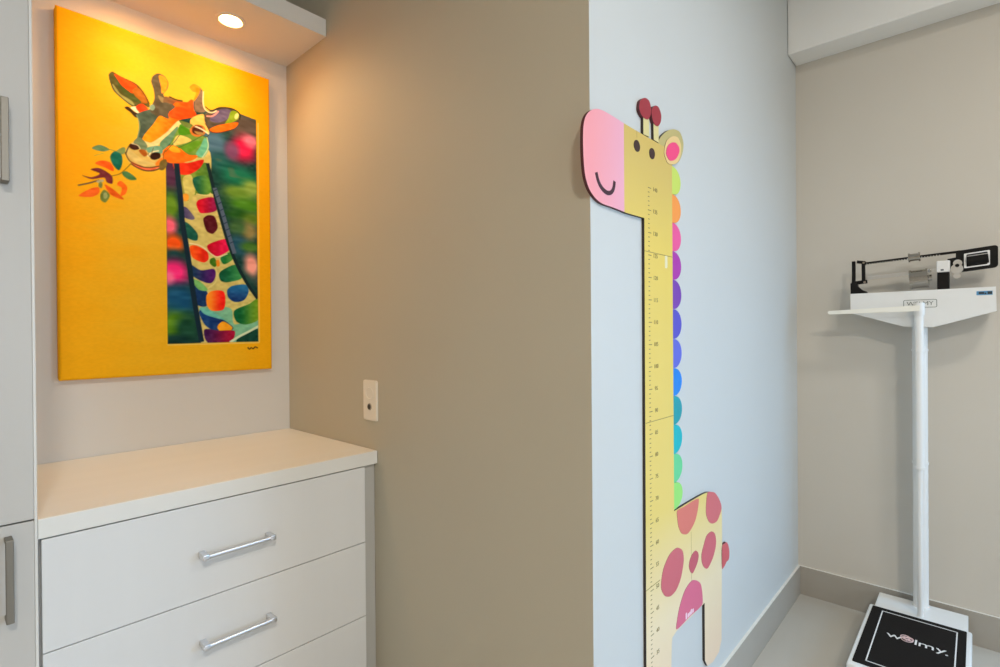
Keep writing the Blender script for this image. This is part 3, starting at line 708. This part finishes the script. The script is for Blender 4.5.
# printed ruler: a tick per centimetre, a long tick and a number every fifth
bm = bmesh.new(); XT = 1.1075; SP = .05097
for k in range(126):
    z = 1.4478-k*SP/5
    if z < .20: break
    longt = k % 5 == 0
    x0, x1 = XT-.006, XT+(.009 if longt else .001)
    prism(bm, [(x0, z-.0009), (x1, z-.0009), (x1, z+.0009), (x0, z+.0009)], gy(-.0002), gy(.0003))
    if longt:
        text_bm(str(140-k), .0135, lambda u, v, w, z=z: (1.1365+u*1.15, YG-.0002-w, z+v), bm, .0006)
new('ruler_print', bm, M['tick'], gc)
SEAM = gcol('seam line', (160, 140, 80)); (sa, sb) = G['hseam']  # thin dark joint lines of the chart panels
for x0, x1, z0, z1 in ((NL, NR, 1.3012, 1.3028), (NL, NR, .9142, .9158), (NL-.003, 1.15, .5387, .5403), (1.3295, 1.3305, .47, .60), (sa[0]-.0006, sa[0]+.0006, sb[1], sa[1])):
    bm = bmesh.new(); prism(bm, [(x0, z0), (x1, z0), (x1, z1), (x0, z1)], gy(-.0002), gy(.0002)); new('panel_seam', bm, SEAM, gc)
bm = bmesh.new()
prism(bm, [(1.186, 1.302), (1.1995, 1.302), (1.1995, 1.276), (1.197, 1.272), (1.186, 1.272)], gy(-.0002), gy(.0002))
new('joint_tab', bm, gcol('pale joint', (236, 228, 188)), gc)
mk = G['mark']; mx, mzz = (mk[0][0]+mk[1][0])/2, .393
bm = bmesh.new()
for k, (a, h) in enumerate(((0, .016), (.012, .010), (.022, .010), (.031, .013), (.042, .010))):
    prism(bm, rrect(mx-.026+a, mx-.026+a+.008, mzz-.005, mzz-.005+h, .002), gy(.0005), gy(.0009))
new('small_mark', bm, gcol('white mark', (255, 225, 238)), gc)

# ------------------------------------------------------------------ beam scale
sc = thing('beam_scale', 'white physician beam scale with black mat platform standing by the right wall', 'scale', (2.2*KS, .158*KS, FL))
PZ = .112
# platform
PX0, PX1, PY0, PY1 = 1.868, 2.330, .018, .299
bm = BX(PX0, PX1, PY0, PY1, .045, PZ+.001, bev=.006, seg=3)
new('platform', bm, M['enamel'], sc, smooth=True)
bm = BX(PX0+.02, 2.44, PY0+.015, PY1-.015, .012, .046, bev=.004, seg=2)
for fx in (PX0+.05, 2.40):
    for fy in (PY0+.04, PY1-.04): tube(bm, [(fx, fy, 0), (fx, fy, .014)], .016, 14)
new('base_frame', bm, M['enamel'], sc)
bm = BX(2.325, 2.4625, .029, .284, .045, PZ-.002, bev=.003, seg=2)
new('column_plate', bm, M['enamel'], sc)
MX0, MX1, MY0, MY1 = 1.888, 2.316, .031, .287
def pz(z): return lambda u, v: (u, v, z)
bm = bmesh.new(); prism(bm, rrect(MX0, MX1, MY0, MY1, .004), pz(PZ), pz(PZ+.003))
mtt = new('rubber_mat', bm, M['rubber'], sc)
bm = bmesh.new(); ZM = PZ+.003
FX0, FX1, FY0, FY1, FW = MX0+.024, MX1-.024, MY0+.022, MY1-.030, .0035
for a in ((FX0, FX1, FY0, FY0+FW), (FX0, FX1, FY1-FW, FY1), (FX0, FX0+FW, FY0, FY1), (FX1-FW, FX1, FY0, FY1)): box(bm, a[0], a[1], a[2], a[3], ZM-.0005, ZM+.0005)
new('mat_border', bm, M['print_white'], mtt)
# lettering on the mat, read from the platform's front: right = -Y, up = +X
LX, LY = 2.128, .152
def mt(u, v, w): return (LX+v, LY-u, ZM+.0003+w)
for ch, cu_ in (('w', -.0545), ('l', .0010), ('m', .0270), ('y', .0630)):
    new('mat_letter', text_bm(ch, .050, lambda u, v, w: mt(u*1.15+cu_, v, w), None, .0006), M['print_white'], mtt)
bm = bmesh.new(); bmesh.ops.create_circle(bm, cap_ends=True, segments=12, radius=.0035, matrix=Matrix.Translation((LX-.021, LY-.077, ZM+.0006)))
new('mat_dot', bm, M['print_white'], mtt)
bm = bmesh.new()
for cu_, cv_, r in ((-.0215, .002, .0155), (-.0265, .014, .0125), (-.017, .009, .0115), (-.023, .006, .008)):
    pts = [mt(cu_+r*math.cos(2*math.pi*k/24), cv_+r*math.sin(2*math.pi*k/24), .0005) for k in range(25)]
    tube(bm, pts, .0013, 6)
for k in range(5):
    t = math.radians(72*k+20); tube(bm, [mt(-.0215+.004*math.cos(t), .006+.004*math.sin(t), .0005), mt(-.0215+.0145*math.cos(t+.5), .006+.0145*math.sin(t+.5), .0005)], .0012, 6)
new('mat_emblem', bm, M['print_pink'], mtt)
# column: round rear post and the sliding height rod in front of it
AX, AY = 2.4355, .1575
bm = bmesh.new(); tube(bm, [(AX, AY, PZ-.003), (AX, AY, 1.19)], .0225, 32); tube(bm, [(AX, AY, PZ-.003), (AX, AY, PZ+.004)], .026, 32)
new('column', bm, M['enamel'], sc, smooth=True)
RX, RY = 2.342, .1535
bm = bmesh.new()
tube(bm, [(RX, RY, PZ+.0005), (RX, RY, .640)], .0088, 20)
tube(bm, [(RX, RY, .632), (RX, RY, 1.180)], .0135, 24)
tube(bm, [(RX, RY, 1.17), (RX, RY, 1.205), (RX, RY, 1.209)], [.0165, .0165, .013], 24)
rd = new('height_rod', bm, M['enamel'], sc, smooth=True)
for z in (.634, 1.044):
    bm = bmesh.new(); tube(bm, [(RX, RY, z-.004), (RX, RY, z+.004)], .0155, 24); box(bm, RX, AX, RY-.0075, RY+.010, z-.004, z+.004)
    tube(bm, [(AX, AY, z-.004), (AX, AY, z+.004)], .0245, 24)
    new('rod_clamp', bm, M['enamel'], sc, smooth=True)
bm = bmesh.new()
aw = [(.150, 1.203), (.150, 1.183), (.420, 1.179), (.4245, 1.183), (.4245, 1.189), (.420, 1.192)]
prism(bm, aw, lambda u, v: (RX-.005, u, v), lambda u, v: (RX-.021, u, v))
new('height_arm', bm, M['cream'], sc)
bm = bmesh.new(); tube(bm, [(RX-.003, RY, 1.178), (RX-.003, RY, 1.2125)], .0165, 20)
new('arm_hinge', bm, M['enamel'], sc, smooth=True)
# beam housing
BF, BB = 2.364, 2.452
hp = [(.3580, 1.2555), (-.043, 1.2585), (-.0445, 1.1785), (.1165, 1.127), (.1985, 1.130), (.3580, 1.183)]
bm = bmesh.new(); prism(bm, hp, lambda u, v: (BB, u, v), lambda u, v: (BF, u, v))
bmesh.ops.bevel(bm, geom=[e for e in bm.edges if len(e.link_faces) == 2 and e.calc_face_angle(0) > .5 and abs(e.verts[0].co.x-e.verts[1].co.x) < .001], offset=.0025, segments=2, affect='EDGES')
hs = new('beam_housing', bm, M['enamel'], sc)
def bf(d): return lambda u, v: (BF-d, u, v)
bm = bmesh.new()
fr = rrect(.1055, .1985, 1.196, 1.2245, .005)
fi = rrect(.1073, .1967, 1.1978, 1.2227, .0035)
n = len(fr); A_ = [bm.verts.new(bf(.0006)(*p)) for p in fr]; B_ = [bm.verts.new(bf(.0006)(*p)) for p in fi]
for k in range(n): bm.faces.new((A_[k], A_[(k+1) % n], B_[(k+1) % n], B_[k]))
text_bm('WELMY', .019, lambda u, v, w: (BF-.0005-w, .152-u*1.15, 1.2103+v), bm, .0006)
new('name_badge', bm, M['print_grey'], hs)
bm = bmesh.new(); prism(bm, rrect(-.0350, .0045, 1.2320, 1.2455, .001), bf(-.0003), bf(.0006))
bl = new('blue_label', bm, M['print_blue'], hs)
bm = bmesh.new()
for a in ((-.001, -.0145, 1.2355, 1.2425), (-.0155, -.020, 1.2345, 1.240), (-.0225, -.0335, 1.2345, 1.2435)): box(bm, BF-.0010, BF-.0005, min(a[0], a[1]), max(a[0], a[1]), a[2], a[3])
new('label_print', bm, M['print_ink'], bl)
# beam mechanism
XM = 2.405
def bar(bm, a, b, w, d=.004, x=XM):
    (u0, v0), (u1, v1) = a, b; dd = Vector((u1-u0, v1-v0)).normalized(); nn = Vector((-dd.y, dd.x))*w/2
    prism(bm, [(u0+nn.x, v0+nn.y), (u1+nn.x, v1+nn.y), (u1-nn.x, v1-nn.y), (u0-nn.x, v0-nn.y)], lambda u, v: (x+d, u, v), lambda u, v: (x-d, u, v))
def J(px): return px
bm = bmesh.new()   # left stop stand
box(bm, XM-.006, XM+.006, .3475, .3590, 1.2565, 1.3825, bev=.0015, seg=1)
prism(bm, [(.3620, 1.256), (.3625, 1.296), (.352, 1.308), (.343, 1.300), (.338, 1.284), (.325, 1.270), (.312, 1.264), (.308, 1.256)], lambda u, v: (XM+.012, u, v), lambda u, v: (XM-.012, u, v))
bar(bm, (.356, 1.298), (.3105, 1.302), .013, .006)
new('stop_stand', bm, M['black'], sc)
bm = bmesh.new()   # link hanging between beam tip and stand arm
bar(bm, (.3215, 1.377), (.3205, 1.297), .011, .005, XM-.008)
bar(bm, (.3415, 1.3785), (.316, 1.3735), .011, .005, XM-.008)
tube(bm, [(XM-.015, .3195, 1.3715), (XM+.006, .3195, 1.3715)], .008, 12)
lk = new('stop_link', bm, M['black'], sc)
for u, v in ((.3195, 1.3725), (.3165, 1.299)):
    bm = bmesh.new(); tube(bm, [(XM-.018, u, v), (XM-.015, u, v)], .0042, 12); new('rivet', bm, M['chrome'], lk)
T1, T0 = (.046, 1.3870), (.3165, 1.3710)
bm = bmesh.new(); bar(bm, T0, T1, .0085, .002)
ub = new('upper_beam', bm, M['black'], sc)
bm = bmesh.new()
for k in range(27):
    t = .02+k*.03; c = (T0[0]+(T1[0]-T0[0])*t, T0[1]+(T1[1]-T0[1])*t)
    bar(bm, (c[0]-.0012, c[1]-.003), (c[0]+.0012, c[1]-.003), .0025+.002*(k % 5 == 0), .0024)
new('beam_graduation', bm, M['steel'], ub)
bm = bmesh.new(); bar(bm, (.3150, 1.3150), (.108, 1.3290), .013, .003, XM+.006)
new('lower_beam', bm, M['steel'], sc)
bm = bmesh.new()   # small poise
tube(bm, [(XM, .187, 1.3790), (XM, .153, 1.3810)], .0135, 20)
for a, b in (((.187, 1.3790), (.182, 1.3793)), ((.158, 1.3807), (.153, 1.3810))): tube(bm, [(XM, *a), (XM, *b)], .0165, 20)
new('small_poise', bm, M['chrome'], sc, smooth=True)
bm = bmesh.new()   # large poise
tube(bm, [(XM, .182, 1.299), (XM, .132, 1.3025)], .0330, 28)
for a, b in (((.183, 1.299), (.177, 1.2994)), ((.137, 1.3022), (.131, 1.3026))): tube(bm, [(XM, *a), (XM, *b)], .0350, 28)
tube(bm, [(XM, .131, 1.3026), (XM, .121, 1.3033)], .011, 16)
box(bm, XM-.024, XM+.006, .122, .130, 1.322, 1.332, bev=.002)
new('large_poise', bm, M['chrome'], sc, smooth=True)
bm = BX(XM-.016, XM+.016, .0735, .1065, 1.256, 1.330, bev=.003, seg=2)
new('pivot_stand', bm, M['black'], sc)
bm = BX(XM-.020, XM+.014, .0715, .1085, 1.318, 1.3585, bev=.004, seg=3)
pc = new('pivot_cover', bm, M['print_white'], sc)
bm = bmesh.new(); box(bm, XM-.0206, XM-.0200, .0885, .0965, 1.3235, 1.3285); new('cover_mark', bm, M['print_ink'], pc)
bm = bmesh.new()   # counterweight arm: neck and rounded plate
c, s = math.cos(math.radians(7)), math.sin(math.radians(7))
def cw(u, v, o=(.0020, 1.358)): return (o[0]-u*c+(-v)*0+v*s*0 - 0*u, o[1]+u*math.tan(math.radians(5.5))+v)
plate = [cw(u, v) for u, v in rrect(-.0555, .0515, -.038, .036, .010)]
prism(bm, plate, lambda u, v: (XM+.008, u, v), lambda u, v: (XM-.008, u, v))
prism(bm, [(.079, 1.364), (.045, 1.369), (.045, 1.322), (.064, 1.326), (.072, 1.330), (.079, 1.338)], lambda u, v: (XM+.007, u, v), lambda u, v: (XM-.007, u, v))
cwp = new('counterweight_plate', bm, M['black'], sc)
bm = bmesh.new()
o_, i_ = [cw(u, v) for u, v in rrect(-.034, .0315, -.0275, .0225, .003)], [cw(u, v) for u, v in rrect(-.0275, .0255, -.0235, .0185, .002)]
n = len(o_)
F0 = lambda p: (XM-.011, *p); F1 = lambda p: (XM-.008, *p)
a_, b_, a2, b2 = [[bm.verts.new(f(p)) for p in q] for f, q in ((F0, o_), (F0, i_), (F1, o_), (F1, i_))]
for k in range(n):
    k2 = (k+1) % n
    for q in ((a_[k], a_[k2], b_[k2], b_[k]), (a_[k], a_[k2], a2[k2], a2[k]), (b_[k], b_[k2], b2[k2], b2[k])): bm.faces.new(q)
new('silver_frame', bm, M['print_white'], cwp)
bm = bmesh.new(); tube(bm, [(XM-.006, *cw(-.026, -.004)), (XM-.006, *cw(.028, -.004))], .0165, 24)
new('counterweight_roll', bm, M['black'], cwp, smooth=True)
bm = bmesh.new(); tube(bm, [(XM-.010, *cw(-.025, .0105)), (XM-.010, *cw(.027, .0105))], .0035, 12)
new('weight_rod', bm, M['steel'], cwp, smooth=True)
bm = bmesh.new()   # zero adjusting knob
tube(bm, [(XM-.010, .054, 1.327), (XM-.021, .054, 1.327)], .0165, 28)
tube(bm, [(XM-.010, .052, 1.346), (XM-.020, .052, 1.346)], .0120, 24)
tube(bm, [(XM-.008, .054, 1.303), (XM-.018, .054, 1.303)], .0095, 20)
kn = new('zero_knob', bm, M['steel'], sc, smooth=True)
bm = bmesh.new(); tube(bm, [(XM-.0208, .053, 1.338), (XM-.0225, .053, 1.338)], .0058, 16); new('knob_pin', bm, M['black'], kn)

# ------------------------------------------------------------------ light
for lx, ly, le, lab in CEILS:
    cl = thing('unseen_ceiling_lamp', lab, 'lamp', (lx, ly, ZC))
    bm = bmesh.new(); tube(bm, [(lx, ly, ZC), (lx, ly, ZC-.03)], .18, 48); new('lamp_body', bm, M['white_paint'], cl, smooth=True)
    bm = bmesh.new(); tube(bm, [(lx, ly, ZC-.030), (lx, ly, ZC-.036)], [.165, .15], 48); new('diffuser', bm, emit('lamp diffuser', (1, .95, .88), 2), cl, smooth=True)
    li = bpy.data.lights.new('unseen ceiling light', 'AREA'); li.shape = 'DISK'; li.size = .3; li.energy = le; li.color = C_CEIL
    lo = bpy.data.objects.new('unseen ceiling light', li); COL.objects.link(lo); lo.location = (lx, ly, ZC-.045)
def win_light(name, loc, rot, sx, sy, e, c, spread):
    li = bpy.data.lights.new(name, 'AREA'); li.shape = 'RECTANGLE'; li.size = sx; li.size_y = sy; li.energy = e; li.color = c; li.spread = math.radians(spread)
    lo = bpy.data.objects.new(name, li); COL.objects.link(lo); lo.location = loc; lo.rotation_euler = [math.radians(v) for v in rot]
win_light('sky through right window', (XD-.01, (VY0+VY1)/2, (VZ0+VZ1)/2), (90-SKY_TILT, 0, 90-SKY_TURN), VY1-VY0-.1, VZ1-VZ0-.1, E_SKY, C_SKY, SKY_SPREAD)
win_light('fill through added window', ((WX0+WX1)/2, YS+.01, (WZ0+WZ1)/2), (78, 0, 0), WX1-WX0-.1, WZ1-WZ0-.1, E_FILL, C_FILL, 150)  # fill light standing in the added window
wd = bpy.data.worlds.new('sky'); SC.world = wd; wd.use_nodes = True
bgn = wd.node_tree.nodes['Background']; bgn.inputs[0].default_value = (.55, .70, 1, 1); bgn.inputs[1].default_value = 1.0

for o in list(SC.objects):
    if not o.parent: o.location.z -= FL
# ------------------------------------------------------------------ camera
cam = bpy.data.cameras.new('camera'); co = bpy.data.objects.new('camera', cam); COL.objects.link(co)
cam.sensor_width = 36; cam.sensor_fit = 'HORIZONTAL'; cam.lens = CAM[0]*36/1000; cam.clip_start = .02
r_, u_, w_ = [Vector(v) for v in CAM[1:]]
co.matrix_world = Matrix(((r_.x, u_.x, -w_.x, 0), (r_.y, u_.y, -w_.y, 0), (r_.z, u_.z, -w_.z, 1.124-FL), (0, 0, 0, 1)))
SC.camera = co
SC.view_settings.view_transform = 'Standard'; SC.view_settings.look = 'None'
SC.view_settings.exposure = EXPO; SC.view_settings.gamma = 1; SC.view_settings.use_curve_mapping = False
SC.cycles.max_bounces = 10; SC.cycles.diffuse_bounces = 6; SC.cycles.use_denoising = True; SC.cycles.sample_clamp_indirect = 6
